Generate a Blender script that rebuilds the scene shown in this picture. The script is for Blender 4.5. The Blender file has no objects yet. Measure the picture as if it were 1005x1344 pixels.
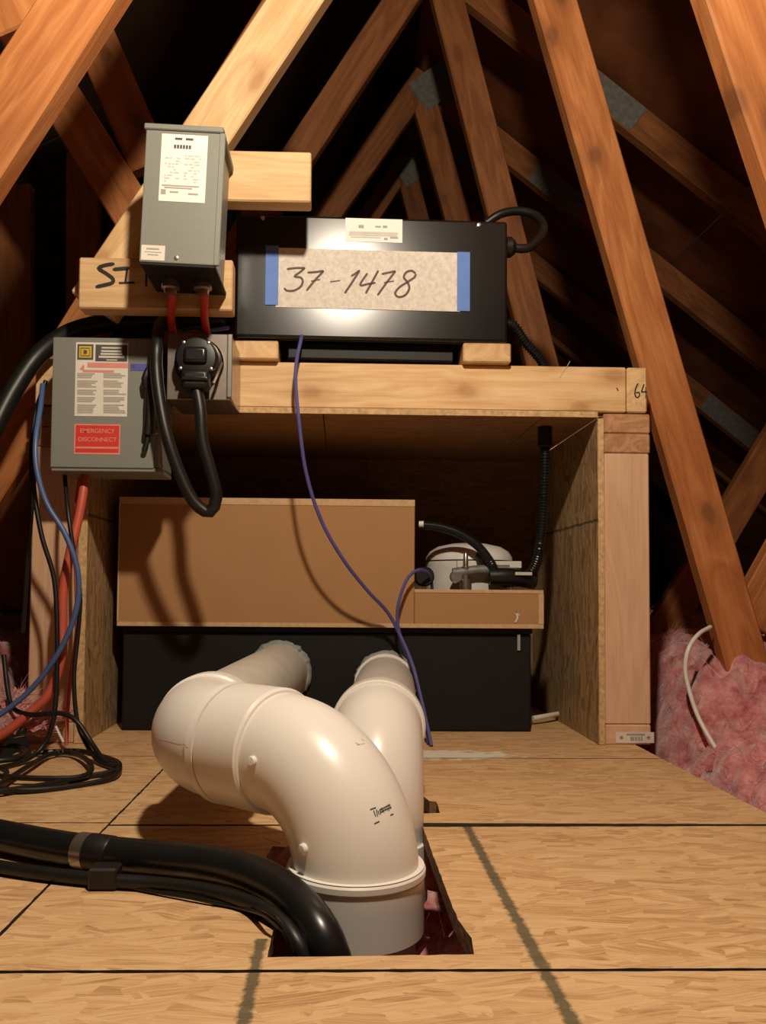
import bpy, bmesh, math, random
from mathutils import Vector, Matrix, noise
from mathutils.bvhtree import BVHTree
random.seed(7)
S = bpy.context.scene
C = S.collection
V = Vector
R = math.radians
# ------------------------------------------------------------------ camera
CAM_Z, F = 0.29, 1080.0
YAW, PITCH, ROLL = R(1.5), R(2.5), R(0.45)
VPX, VPY = 445.0, 775.0                     # where the depth axis of the attic meets the picture
CR = Matrix.Rotation(-YAW, 3, 'Z') @ Matrix.Rotation(R(90)+PITCH, 3, 'X') @ Matrix.Rotation(ROLL, 3, 'Z')
_d = CR.transposed() @ V((0, 1, 0))
CX = VPX - F*_d.x/(-_d.z)
CY = VPY + F*_d.y/(-_d.z)
cd = bpy.data.cameras.new('camera'); cam = bpy.data.objects.new('camera', cd); C.objects.link(cam)
cam.location = (0, 0, CAM_Z); cam.rotation_euler = CR.to_euler()
cd.sensor_width = 36; cd.lens = F/1344*36
cd.shift_x = (502.5-CX)/1344; cd.shift_y = (CY-672)/1344
cd.clip_start = 0.02
S.camera = cam
# ------------------------------------------------------------------ world, lamp, exposure
w = bpy.data.worlds.new('world'); S.world = w; w.use_nodes = True
w.node_tree.nodes['Background'].inputs[0].default_value = (1.0, 0.72, 0.48, 1)
w.node_tree.nodes['Background'].inputs[1].default_value = 0.006
ld = bpy.data.lights.new('work_lamp', 'POINT'); lo = bpy.data.objects.new('work_lamp', ld); C.objects.link(lo)
lo.location = (0.06, 0.42, 1.32); ld.energy = 43; ld.color = (1.0, 0.85, 0.66); ld.shadow_soft_size = 0.035
S.view_settings.view_transform = 'Standard'; S.view_settings.look = 'None'
S.view_settings.gamma = 1; S.view_settings.use_curve_mapping = False
S.view_settings.exposure = 0.68

# ------------------------------------------------------------------ helpers
def ray(px, py):
    return CR @ V(((px-CX)/F, -(py-CY)/F, -1.0))
def P(px, py, Y):                            # point of the depth plane Y
    d = ray(px, py); return V((0, 0, CAM_Z)) + d*(Y/d.y)
def G(px, py, z=0.0):                        # point of the level plane z
    d = ray(px, py); return V((0, 0, CAM_Z)) + d*((z-CAM_Z)/d.z)
W = {}
def link(o, parent=None, M=None):
    C.objects.link(o)
    M = M if M is not None else Matrix.Identity(4)
    W[o] = M
    if parent is not None:
        o.parent = parent; o.matrix_basis = W[parent].inverted() @ M
    else:
        o.matrix_basis = M
    return o
def finish(bm, ang=0.6, flat=False):
    bmesh.ops.recalc_face_normals(bm, faces=bm.faces)
    for f in bm.faces: f.smooth = not flat
    for e in bm.edges:
        if len(e.link_faces) == 2 and e.calc_face_angle(0) > ang: e.smooth = False
def obj(name, bm, mat, parent=None, M=None, ang=0.6, flat=False):
    finish(bm, ang, flat)
    me = bpy.data.meshes.new(name); bm.to_mesh(me); bm.free()
    me.materials.append(mat)
    return link(bpy.data.objects.new(name, me), parent, M)
def tag(o, label=None, cat=None, group=None, kind=None):
    if label: o['label'] = label
    if cat: o['category'] = cat
    if group: o['group'] = group
    if kind: o['kind'] = kind
    return o
def thing(name, label, cat, loc=(0, 0, 0), group=None, roty=0.0):
    o = bpy.data.objects.new(name, None); o.empty_display_size = 0.05
    link(o, None, Matrix.Translation(V(loc)) @ Matrix.Rotation(roty, 4, 'Y'))
    return tag(o, label, cat, group)
def add_box(bm, a, b, bev=0.0, seg=1):
    x0, y0, z0 = a; x1, y1, z1 = b
    r = bmesh.ops.create_cube(bm, size=1.0)
    vs = r['verts']
    for v in vs:
        v.co = V(((x0+x1)/2+v.co.x*(x1-x0), (y0+y1)/2+v.co.y*(y1-y0), (z0+z1)/2+v.co.z*(z1-z0)))
    if bev > 0:
        es = list({e for v in vs for e in v.link_edges})
        bmesh.ops.bevel(bm, geom=es, offset=bev, segments=seg, affect='EDGES', profile=0.5)
        if seg > 1:                          # keep the flat faces flat, let only the rounded edges shade round
            bm.normal_update()
            for f in bm.faces:
                if max(abs(t) for t in f.normal) > .9999:
                    for e in f.edges: e.smooth = False
def box(a, b, bev=0.0, seg=1):
    bm = bmesh.new(); add_box(bm, a, b, bev, seg); return bm
AX = {'X': Matrix.Identity(3), 'Y': Matrix(((0, -1, 0), (1, 0, 0), (0, 0, 1))), 'Z': Matrix(((0, 0, 1), (0, 1, 0), (-1, 0, 0)))}
def board(name, a, b, axis, mat, parent=None, bev=0.0025):
    a, b = V(a), V(b); c = (a+b)/2; s = b-a
    i = 'XYZ'.index(axis)
    L = s[i]
    ext = AX[axis].transposed() @ s
    ext = V([abs(t) for t in ext])/2
    return obj(name, box(-ext, ext, bev), mat, parent, Matrix.Translation(c) @ AX[axis].to_4x4())
def member(name, p0, p1, wid, thick, mat, parent=None, bev=0.003):
    """a plank from p0 to p1, both on its front face; its thickness runs back along depth"""
    p0, p1 = V(p0), V(p1); x = (p1-p0); L = x.length; x.normalize()
    y = V((0, 1, 0)); y = (y-x*y.dot(x)).normalized(); z = x.cross(y)
    M = Matrix((x, y, z)).transposed().to_4x4(); M.translation = (p0+p1)/2 + y*thick/2
    return obj(name, box((-L/2, -thick/2, -wid/2), (L/2, thick/2, wid/2), bev), mat, parent, M)
def spline(pts, step=0.01):
    pts = [V(p) for p in pts]
    out = []
    for i in range(len(pts)-1):
        p0 = pts[i-1] if i else pts[0]*2-pts[1]
        p1, p2 = pts[i], pts[i+1]
        p3 = pts[i+2] if i+2 < len(pts) else pts[-1]*2-pts[-2]
        n = max(2, int((p2-p1).length/step))
        for k in range(n):
            t = k/n
            out.append(0.5*((2*p1)+(p2-p0)*t+(2*p0-5*p1+4*p2-p3)*t*t+(3*p1-p0-3*p2+p3)*t**3))
    out.append(pts[-1])
    return out
def add_sweep(bm, path, rad, seg=14, cap=True, squash=None):
    n = len(path); rings = []
    t = (path[1]-path[0]).normalized()
    u = t.orthogonal().normalized()
    for i in range(n):
        a = path[max(0, i-1)]; b = path[min(n-1, i+1)]
        t2 = (b-a)
        t2 = t2.normalized() if t2.length > 1e-9 else t
        u = (u-t2*u.dot(t2)).normalized(); t = t2
        v = t.cross(u)
        r = rad[i] if isinstance(rad, (list, tuple)) else rad
        rings.append([bm.verts.new(path[i]+(u*math.cos(k*2*math.pi/seg)+v*math.sin(k*2*math.pi/seg))*r) for k in range(seg)])
    for i in range(n-1):
        for k in range(seg):
            bm.faces.new((rings[i][k], rings[i][(k+1) % seg], rings[i+1][(k+1) % seg], rings[i+1][k]))
    if cap:
        bm.faces.new(rings[0][::-1]); bm.faces.new(rings[-1])
def tube(pts, r, seg=12, step=0.01):
    bm = bmesh.new(); add_sweep(bm, spline(pts, step), r, seg); return bm
def corr_tube(pts, r, dr, pitch=0.006, seg=16):
    p = spline(pts, 0.001)
    path, L, nxt = [p[0]], 0.0, pitch/4
    for a, b in zip(p, p[1:]):
        L += (b-a).length
        if L >= nxt: path.append(b); nxt += pitch/4
    prof = (0, dr, dr, 0)
    bm = bmesh.new(); add_sweep(bm, path, [r-dr+prof[i % 4] for i in range(len(path))], seg); return bm
def lathe(prof, M, seg=40):
    """prof: (radius, height) pairs about local Z"""
    bm = bmesh.new(); rings = []
    for r, h in prof:
        rings.append([bm.verts.new(M @ V((r*math.cos(k*2*math.pi/seg), r*math.sin(k*2*math.pi/seg), h))) for k in range(seg)])
    for a, b in zip(rings, rings[1:]):
        for k in range(seg): bm.faces.new((a[k], a[(k+1) % seg], b[(k+1) % seg], b[k]))
    bm.faces.new(rings[0][::-1]); bm.faces.new(rings[-1])
    return bm
def front(M0=None):                          # local Z -> world -Y (towards the viewer)
    return Matrix(((1, 0, 0, 0), (0, 0, -1, 0), (0, 1, 0, 0), (0, 0, 0, 1)))
def ribbon(bm, pts, wid, nrm, off=0.0004):
    """a flat pen stroke on a surface facing nrm"""
    pts = [V(p) for p in pts]; nrm = V(nrm).normalized()
    p = spline(pts, max(0.002, wid*0.6)) if len(pts) > 2 else [pts[0], pts[1]]
    row = []
    for i, c in enumerate(p):
        t = (p[min(i+1, len(p)-1)]-p[max(0, i-1)])
        s = t.cross(nrm).normalized()*wid/2
        k = 0.55 if i in (0, len(p)-1) else 1.0
        row.append((bm.verts.new(c+s*k+nrm*off), bm.verts.new(c-s*k+nrm*off)))
    for a, b in zip(row, row[1:]):
        bm.faces.new((a[0], a[1], b[1], b[0]))
def strokes(name, ss, wid, mat, parent, nrm=(0, -1, 0), off=0.0004):
    bm = bmesh.new()
    for s in ss: ribbon(bm, s, wid, nrm, off)
    me = bpy.data.meshes.new(name); bm.to_mesh(me); bm.free(); me.materials.append(mat)
    return link(bpy.data.objects.new(name, me), parent)
def quad_bars(name, rects, M, mat, parent):
    """flat print: rectangles (x0,z0,x1,z1) in the frame M whose -Y faces out"""
    bm = bmesh.new()
    for x0, z0, x1, z1 in rects:
        bm.faces.new([bm.verts.new(V(c)) for c in ((x0, 0, z0), (x1, 0, z0), (x1, 0, z1), (x0, 0, z1))])
    me = bpy.data.meshes.new(name); bm.to_mesh(me); bm.free(); me.materials.append(mat)
    return link(bpy.data.objects.new(name, me), parent, M)
def words(name, body, size, M, mat, parent, width=None):
    cu = bpy.data.curves.new(name, 'FONT'); cu.body = body; cu.size = size; cu.align_x = 'CENTER'; cu.align_y = 'CENTER'
    cu.extrude = 0.0001; cu.materials.append(mat); cu.offset = size*0.012
    tmp = bpy.data.objects.new(name, cu); C.objects.link(tmp)
    dg = bpy.context.evaluated_depsgraph_get(); me = bpy.data.meshes.new_from_object(tmp.evaluated_get(dg))
    bpy.data.objects.remove(tmp); me.materials.clear(); me.materials.append(mat)
    return link(bpy.data.objects.new(name, me), parent, M @ Matrix.Rotation(R(90), 4, 'X'))

# ------------------------------------------------------------------ materials
class N:
    def __init__(s, name):
        s.m = bpy.data.materials.new(name); s.m.use_nodes = True
        s.t = s.m.node_tree; s.b = s.t.nodes['Principled BSDF']
    def n(s, typ, ins=None, **kw):
        nd = s.t.nodes.new(typ)
        for k, v in kw.items(): setattr(nd, k, v)
        for k, v in (ins or {}).items():
            if hasattr(v, 'bl_idname') and hasattr(v, 'outputs'): s.t.links.new(v.outputs[0], nd.inputs[k])
            elif isinstance(v, bpy.types.NodeSocket): s.t.links.new(v, nd.inputs[k])
            else: nd.inputs[k].default_value = v
        return nd
    def set(s, **kw):
        for k, v in kw.items():
            k = k.replace('_', ' ')
            i = s.b.inputs[k]
            if hasattr(v, 'bl_idname') and hasattr(v, 'outputs'): s.t.links.new(v.outputs[0], i)
            elif isinstance(v, bpy.types.NodeSocket): s.t.links.new(v, i)
            else: i.default_value = v
        return s
    def math(s, op, a, b=0.0, c=None):
        ins = {0: a, 1: b}
        if c is not None: ins[2] = c
        return s.n('ShaderNodeMath', ins, operation=op)
    def ramp(s, fac, stops):
        r = s.n('ShaderNodeValToRGB', {0: fac}); e = r.color_ramp.elements
        while len(e) < len(stops): e.new(0.5)
        for el, (p, c) in zip(e, stops): el.position = p; el.color = (*c, 1) if len(c) == 3 else c
        return r
    def mix(s, fac, a, b, mode='MIX'):
        m = s.n('ShaderNodeMix', data_type='RGBA', blend_type=mode)
        for i, v in ((0, fac), (6, a), (7, b)):
            if hasattr(v, 'bl_idname') and hasattr(v, 'outputs'):
                o = v.outputs[2] if v.bl_idname == 'ShaderNodeMix' else v.outputs[0]
                s.t.links.new(o, m.inputs[i])
            elif isinstance(v, bpy.types.NodeSocket): s.t.links.new(v, m.inputs[i])
            else: m.inputs[i].default_value = (*v, 1) if isinstance(v, tuple) and len(v) == 3 else v
        return m
def out(nd): return nd.outputs[2] if nd.bl_idname == 'ShaderNodeMix' else nd.outputs[0]
def plain(name, col, rough=0.5, metal=0.0, var=0.08, scale=30, bump=0.0, spec=0.5, **kw):
    m = N(name)
    tc = m.n('ShaderNodeTexCoord')
    nz = m.n('ShaderNodeTexNoise', {'Vector': tc.outputs['Object'], 'Scale': scale, 'Detail': 4})
    c = m.ramp(nz, [(0.3, tuple(x*(1-var) for x in col)), (0.7, tuple(min(1, x*(1+var)) for x in col))])
    m.set(Base_Color=c, Roughness=rough, Metallic=metal, **{'Specular_IOR_Level': spec}, **kw)
    if bump:
        m.set(Normal=m.n('ShaderNodeBump', {'Height': nz, 'Strength': bump, 'Distance': 0.002}))
    return m.m
def timber(name, lo_c, mid, hi, knot=(0.16, 0.06, 0.02), rough=0.62, ring=1.0, knots=1.0):
    m = N(name)
    tc = m.n('ShaderNodeTexCoord'); oi = m.n('ShaderNodeObjectInfo')
    off = m.n('ShaderNodeVectorMath', {0: tc.outputs['Object'], 1: m.n('ShaderNodeVectorMath', {0: oi.outputs['Random'], 1: (37.1, 11.3, 23.7)}, operation='MULTIPLY').outputs[0]}, operation='ADD')
    st = m.n('ShaderNodeMapping', {0: off.outputs[0], 'Scale': (1.3, 9, 9)})
    big = m.n('ShaderNodeTexNoise', {'Vector': st.outputs[0], 'Scale': 1.6, 'Detail': 3, 'Roughness': 0.5, 'Distortion': 0.6})
    # growth rings: bands of the broad noise
    bands = m.math('FRACT', m.math('MULTIPLY', big, 6.0))
    bands = m.math('PINGPONG', bands, 0.5)
    fine = m.n('ShaderNodeMapping', {0: off.outputs[0], 'Scale': (6, 160, 160)})
    fib = m.n('ShaderNodeTexNoise', {'Vector': fine.outputs[0], 'Scale': 1.5, 'Detail': 3})
    # knots
    kn = m.n('ShaderNodeMapping', {0: off.outputs[0], 'Scale': (5.0, 0.0, 8.5)})
    wob = m.n('ShaderNodeTexNoise', {'Vector': off.outputs[0], 'Scale': 22, 'Detail': 2})
    kv = m.n('ShaderNodeVectorMath', {0: kn.outputs[0], 1: m.n('ShaderNodeVectorMath', {0: wob.outputs['Color'], 1: (.14, .14, .14)}, operation='MULTIPLY').outputs[0]}, operation='ADD')
    ks = m.n('ShaderNodeSeparateXYZ', {0: kv.outputs[0]})
    vo = m.n('ShaderNodeTexVoronoi', {'Vector': m.n('ShaderNodeCombineXYZ', {0: ks.outputs[0], 1: ks.outputs[2]}).outputs[0], 'Scale': 0.75}, voronoi_dimensions='2D')
    kmask = m.ramp(vo.outputs['Distance'], [(0.045, (1, 1, 1)), (0.10, (0.35, .35, .35)), (0.24, (0, 0, 0))])
    f = m.math('ADD', m.math('MULTIPLY', bands, 0.80*ring), m.math('MULTIPLY', fib, 0.55))
    f = m.math('ADD', f, m.math('MULTIPLY', kmask, 0.25*knots))
    col = m.ramp(f, [(0.15, hi), (0.45, mid), (0.85, lo_c)])
    br = m.math('MULTIPLY_ADD', oi.outputs['Random'], 0.22, 0.88)
    blot = m.n('ShaderNodeTexNoise', {'Vector': st.outputs[0], 'Scale': 0.7, 'Detail': 2})
    br = m.math('MULTIPLY', br, m.math('MULTIPLY_ADD', blot, 0.5, 0.75))
    c2 = m.mix(m.math('MULTIPLY', kmask, 0.8*knots), col, knot)
    cb = m.n('ShaderNodeCombineColor', {0: br, 1: br, 2: br})
    c3 = m.mix(1.0, c2, cb, 'MULTIPLY')
    bp = m.n('ShaderNodeBump', {'Height': fib, 'Strength': 0.25, 'Distance': 0.002})
    m.set(Base_Color=out(c3), Roughness=rough, Normal=bp, **{'Specular_IOR_Level': 0.3})
    return m.m
def osb(name, dark, mid, light, lines=(), hline=(), stain=None, axis='XY', bump=0.5, linecol=(0.05, 0.055, 0.035), tint=1.0):
    """pressed strand board; lines: (coordinate, from, to, half width) printed guide lines across the first axis"""
    m = N(name)
    tc = m.n('ShaderNodeTexCoord')
    if axis == 'XY': base = m.n('ShaderNodeMapping', {0: tc.outputs['Object']})
    elif axis == 'YZ': base = m.n('ShaderNodeMapping', {0: tc.outputs['Object'], 'Rotation': (0, R(90), R(0))})
    else: base = m.n('ShaderNodeMapping', {0: tc.outputs['Object'], 'Rotation': (R(90), 0, 0)})
    warp = m.n('ShaderNodeTexNoise', {'Vector': base.outputs[0], 'Scale': 14, 'Detail': 2})
    wv = m.n('ShaderNodeVectorMath', {0: base.outputs[0], 1: m.n('ShaderNodeVectorMath', {0: warp.outputs['Color'], 1: (.010, .010, 0)}, operation='MULTIPLY').outputs[0]}, operation='ADD')
    vals, bumps = [], []
    for ang, sx, sy, o in ((7, 15, 120, 0.0), (-13, 17, 110, 3.3), (24, 20, 90, 7.7)):
        mp = m.n('ShaderNodeMapping', {0: m.n('ShaderNodeMapping', {0: wv.outputs[0], 'Rotation': (0, 0, R(ang)), 'Location': (o, o, 0)}).outputs[0], 'Scale': (sx, sy, 1.0)})
        v = m.n('ShaderNodeTexVoronoi', {'Vector': mp.outputs[0], 'Scale': 1.0, 'Randomness': 1.0}, voronoi_dimensions='2D')
        sep = m.n('ShaderNodeSeparateColor', {0: v.outputs['Color']})
        gr = m.n('ShaderNodeTexNoise', {'Vector': m.n('ShaderNodeMapping', {0: mp.outputs[0], 'Scale': (1, 3, 1)}).outputs[0], 'Scale': 1.3, 'Detail': 6, 'Roughness': 0.62})
        vals.append(m.math('ADD', m.math('MULTIPLY', sep.outputs[0], 0.26), m.math('MULTIPLY', gr, 0.85)))
    pick = m.n('ShaderNodeTexNoise', {'Vector': base.outputs[0], 'Scale': 17, 'Detail': 2})
    p1 = m.math('GREATER_THAN', pick, 0.52); p2 = m.math('GREATER_THAN', pick, 0.40)
    a = m.n('ShaderNodeMix', {0: p1, 2: vals[1].outputs[0], 3: vals[0].outputs[0]}, data_type='FLOAT')
    b = m.n('ShaderNodeMix', {0: p2, 2: vals[2].outputs[0], 3: a.outputs[0]}, data_type='FLOAT')
    col = m.ramp(b.outputs[0], [(0.30, dark), (0.50, mid), (0.62, tuple((x+y)/2 for x, y in zip(mid, light))), (0.80, light)])
    # dark slivers between strands
    fl = m.n('ShaderNodeTexNoise', {'Vector': m.n('ShaderNodeMapping', {0: wv.outputs[0], 'Scale': (17, 95, 1)}).outputs[0], 'Scale': 1.0, 'Detail': 5, 'Roughness': 0.65})
    fm = m.ramp(fl, [(0.63, (0, 0, 0)), (0.72, (1, 1, 1))])
    c = m.mix(m.math('MULTIPLY', fm, 0.5), col, tuple(x*0.38 for x in dark))
    sp = m.n('ShaderNodeSeparateXYZ', {0: tc.outputs['Object']})
    jit = m.math('MULTIPLY', m.math('SUBTRACT', m.n('ShaderNodeTexNoise', {'Vector': tc.outputs['Object'], 'Scale': 130, 'Detail': 4}), 0.5), 0.009)
    for ch, q, lo_, hi_, hw in lines:
        ax, al = {'x': (0, 1), 'y': (1, 0), 'z': (2, 1)}[ch]
        d = m.math('ABSOLUTE', m.math('SUBTRACT', m.math('ADD', sp.outputs[ax], jit), q))
        mk = m.n('ShaderNodeMapRange', {0: d, 1: hw*0.55, 2: hw*1.15, 3: 1.0, 4: 0.0})
        g = m.math('MULTIPLY', m.math('GREATER_THAN', sp.outputs[al], lo_), m.math('LESS_THAN', sp.outputs[al], hi_))
        c = m.mix(m.math('MULTIPLY', m.math('MULTIPLY', mk, g), 0.82), c, linecol)
    if stain:
        (sx, sy), r = stain
        d = m.n('ShaderNodeVectorMath', {0: m.n('ShaderNodeVectorMath', {0: tc.outputs['Object'], 1: (sx, sy, 0)}, operation='SUBTRACT').outputs[0], 1: (1/r, 2.6/r, 0)}, operation='MULTIPLY')
        ln = m.n('ShaderNodeVectorMath', {0: d.outputs[0]}, operation='LENGTH')
        nz = m.n('ShaderNodeTexNoise', {'Vector': m.n('ShaderNodeMapping', {0: tc.outputs['Object'], 'Scale': (40, 90, 1)}).outputs[0], 'Scale': 1, 'Detail': 4})
        k = m.math('SUBTRACT', m.math('MULTIPLY', nz, 1.6), m.math('MULTIPLY', ln.outputs['Value'], 0.60))
        mk = m.n('ShaderNodeMapRange', {0: k, 1: 0.22, 2: 0.34, 3: 0.0, 4: 0.9})
        c = m.mix(mk, c, (0.74, 0.69, 0.58))
    bp = m.n('ShaderNodeBump', {'Height': b.outputs[0], 'Strength': bump, 'Distance': 0.0015})
    m.set(Base_Color=out(c), Roughness=0.65, Normal=bp, **{'Specular_IOR_Level': 0.25})
    return m.m

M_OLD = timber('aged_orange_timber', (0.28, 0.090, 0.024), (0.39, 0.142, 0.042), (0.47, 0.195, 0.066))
M_OLDDIM = timber('dimmed_orange_timber', (0.17, 0.058, 0.018), (0.26, 0.095, 0.030), (0.32, 0.13, 0.046))  # aged timber again, colour darkened to imitate lamp falloff on the far trusses
M_NEW = timber('fresh_pale_timber', (0.50, 0.29, 0.12), (0.66, 0.43, 0.21), (0.74, 0.53, 0.29), knot=(0.3, 0.12, 0.04), ring=0.8, knots=0.6)
M_POST = timber('pinkish_pale_timber', (0.50, 0.29, 0.165), (0.60, 0.375, 0.225), (0.66, 0.43, 0.27), knot=(0.3, 0.12, 0.05), ring=0.7, knots=0.4)
M_END = timber('end_grain_timber', (0.34, 0.17, 0.08), (0.45, 0.24, 0.12), (0.52, 0.30, 0.16), knots=0.2, ring=1.3)
FL = [('x', 0.160, -1, 1.030, 0.0062), ('x', -0.062, -1, 0.70, 0.0055)]
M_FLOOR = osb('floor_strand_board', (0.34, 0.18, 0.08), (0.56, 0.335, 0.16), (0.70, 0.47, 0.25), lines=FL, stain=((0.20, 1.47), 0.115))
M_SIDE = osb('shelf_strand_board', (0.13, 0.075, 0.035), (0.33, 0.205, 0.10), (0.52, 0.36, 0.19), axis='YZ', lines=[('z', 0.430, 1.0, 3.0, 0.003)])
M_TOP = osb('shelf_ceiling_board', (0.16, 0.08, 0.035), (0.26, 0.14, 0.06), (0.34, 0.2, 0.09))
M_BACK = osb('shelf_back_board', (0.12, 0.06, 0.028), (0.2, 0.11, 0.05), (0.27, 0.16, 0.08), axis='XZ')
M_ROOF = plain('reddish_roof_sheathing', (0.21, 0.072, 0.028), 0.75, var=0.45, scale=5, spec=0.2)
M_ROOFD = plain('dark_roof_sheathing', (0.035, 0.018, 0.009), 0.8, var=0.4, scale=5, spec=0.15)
M_EDGE = plain('raw_board_edge', (0.56, 0.36, 0.17), 0.8, var=0.25, scale=120, bump=0.4)
M_CUT = plain('rough_cut_edge', (0.20, 0.105, 0.045), 0.9, var=0.4, scale=90, bump=0.6)
M_SEALED = plain('sealed_sheet_edge', (0.050, 0.042, 0.026), 0.8, var=0.3, scale=60)
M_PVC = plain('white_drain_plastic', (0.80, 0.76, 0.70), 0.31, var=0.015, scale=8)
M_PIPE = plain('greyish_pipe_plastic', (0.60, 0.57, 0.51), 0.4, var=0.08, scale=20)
M_SEAL = plain('clear_sealant', (0.62, 0.64, 0.60), 0.3, var=0.1, scale=80, bump=0.3, **{'Transmission_Weight': 0.55})
M_BLACK = plain('glossy_black_enamel', (0.007, 0.0065, 0.006), 0.21, var=0.1, spec=0.6)
M_TANK = plain('matte_black_tank', (0.008, 0.0075, 0.007), 0.55, var=0.1, spec=0.3)
M_RUB = plain('black_rubber', (0.010, 0.009, 0.008), 0.42, var=0.15, spec=0.4)
M_RUBS = plain('shiny_black_rubber', (0.009, 0.009, 0.009), 0.3, var=0.15, spec=0.5)
M_GREY = plain('grey_painted_steel', (0.205, 0.215, 0.185), 0.42, var=0.03, scale=200)
M_STEEL = plain('brushed_steel', (0.42, 0.36, 0.31), 0.32, 0.9, var=0.06, scale=60)
M_BRIGHT = plain('bright_steel', (0.75, 0.72, 0.66), 0.25, 0.9, var=0.05)
M_GALV = plain('galvanised_plate', (0.19, 0.19, 0.17), 0.55, 0.35, var=0.25, scale=60)
M_CARD = plain('brown_cardboard', (0.40, 0.215, 0.095), 0.8, var=0.03, scale=14, spec=0.15)
M_CARDE = plain('pale_cardboard_edge', (0.56, 0.37, 0.20), 0.85, var=0.12, scale=90, spec=0.15)
M_PAPER = plain('speckled_paper', (0.66, 0.61, 0.54), 0.85, var=0.14, scale=150, spec=0.2)
M_LABEL = plain('white_label', (0.80, 0.78, 0.72), 0.55, var=0.02)
M_LABEL2 = plain('dull_white_label', (0.68, 0.63, 0.55), 0.6, var=0.03)
M_TAPE = plain('blue_masking_tape', (0.085, 0.19, 0.55), 0.6, var=0.06)
M_INK = plain('brown_black_marker', (0.075, 0.03, 0.02), 0.6, var=0.3)
M_INKB = plain('black_marker', (0.012, 0.009, 0.007), 0.6)
M_PRINT = plain('grey_print', (0.36, 0.33, 0.28), 0.6)
M_PRINTL = plain('pale_grey_print', (0.56, 0.53, 0.46), 0.6)
M_PRINTD = plain('dark_print', (0.07, 0.065, 0.06), 0.6)
M_REDL = plain('red_label', (0.62, 0.035, 0.022), 0.5, var=0.04)
M_REDP = plain('pale_red_print', (0.66, 0.25, 0.19), 0.6)
M_YEL = plain('yellow_print', (0.55, 0.38, 0.03), 0.6)
M_BLUP = plain('blue_sticker', (0.09, 0.08, 0.34), 0.5)
M_REDC = plain('red_cable_sheath', (0.55, 0.035, 0.02), 0.4)
M_ORC = plain('orange_red_cable_sheath', (0.50, 0.085, 0.045), 0.5)
M_BLUC = plain('blue_cable_sheath', (0.065, 0.11, 0.25), 0.4)
M_PURC = plain('violet_blue_cable_sheath', (0.085, 0.08, 0.26), 0.45)
M_WHC = plain('white_cable_sheath', (0.72, 0.68, 0.60), 0.45)
M_WHITE = plain('white_moulded_plastic', (0.72, 0.69, 0.64), 0.35)
def pink():
    m = N('pink_glass_wool'); tc = m.n('ShaderNodeTexCoord')
    a = m.n('ShaderNodeTexNoise', {'Vector': tc.outputs['Object'], 'Scale': 26, 'Detail': 6, 'Roughness': 0.65})
    c = m.ramp(a, [(0.32, (0.34, 0.075, 0.085)), (0.5, (0.58, 0.22, 0.22)), (0.68, (0.72, 0.42, 0.38))])
    b = m.n('ShaderNodeTexNoise', {'Vector': tc.outputs['Object'], 'Scale': 130, 'Detail': 4})
    m.set(Base_Color=c, Roughness=1.0, Normal=m.n('ShaderNodeBump', {'Height': b, 'Strength': 0.8, 'Distance': 0.006}), **{'Specular_IOR_Level': 0.05, 'Sheen_Weight': 0.4})
    return m.m
M_PINK = pink()
M_FIBRE = plain('pink_glass_fibre', (0.72, 0.40, 0.38), 1.0, var=0.15, spec=0.05)

# ================================================================== LARGE STRUCTURE
# ---- floor of strand-board sheets with the pipe cut-out
floor = link(bpy.data.objects.new('floor', None)); tag(floor, kind='structure')
def panel(name, poly, z0, z1, mat, parent, rough_edges=0.0012):
    pts = []
    n = len(poly)
    for i in range(n):
        a, b = V((*poly[i], 0)), V((*poly[(i+1) % n], 0))
        k = max(1, int((b-a).length/0.012)); nr = V((0, 0, 1)).cross((b-a).normalized())
        for j in range(k):
            q = a+(b-a)*(j/k)
            pts.append(q + (nr*(noise.noise(q*90)*rough_edges) if j else V()))
    bm = bmesh.new()
    top = [bm.verts.new((p.x, p.y, z1)) for p in pts]; bot = [bm.verts.new((p.x, p.y, z0)) for p in pts]
    bm.faces.new(top); bm.faces.new(bot[::-1])
    for i in range(len(pts)):
        j = (i+1) % len(pts); f = bm.faces.new((top[i], bot[i], bot[j], top[j]))
        inside = HX0-.02 < pts[i].x < HX1+.04 and HY0-.002 < pts[i].y < HY1+.07 and abs(pts[i].y-1.028) > .004 and abs(pts[i].y-1.042) > .004
        f.material_index = 2 if inside else 1
    o = obj(name, bm, mat, parent, flat=True)
    o.data.materials.append(M_SEALED); o.data.materials.append(M_CUT)
    return o
XL, XR, XJ = -0.565, 0.568, -0.281
HX0, HX1, HY0, HY1 = -0.054, 0.1055, 0.665, 1.115
T = 0.018
panel('floor_panel', [(XL, -0.9), (XR, -0.9), (XR, 0.638), (XL, 0.640)], -T, 0, M_FLOOR, floor)
panel('floor_panel', [(XJ+.0015, 0.6445), (XR, 0.6425), (XR, 1.029), (HX1, 1.024), (HX1+.001, 0.80), (HX1+.002, 0.74), (HX1+.008, 0.70), (HX1+.005, HY0+.004), (HX0, HY0), (HX0, 1.028), (XJ+.0015, 1.028)], -T, 0, M_FLOOR, floor)
panel('floor_panel', [(XL, 0.6445), (XJ-.0015, 0.6445), (XJ-.0015, 1.040), (XL, 1.040)], -T, 0, M_FLOOR, floor)
panel('floor_panel', [(XJ+.0015, 1.0345), (HX0, 1.0345), (HX0, HY1), (HX1+.008, HY1), (HX1+.006, HY1+.050), (HX1+.016, HY1+.062), (HX1+.022, HY1+.034), (HX1+.031, HY1+.030), (HX1+.029, 1.088), (HX1+.004, 1.085), (HX1+.002, 1.0420), (XR, 1.0370), (XR, 1.440), (XJ+.0015, 1.440)], -T, 0, M_FLOOR, floor)
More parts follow.
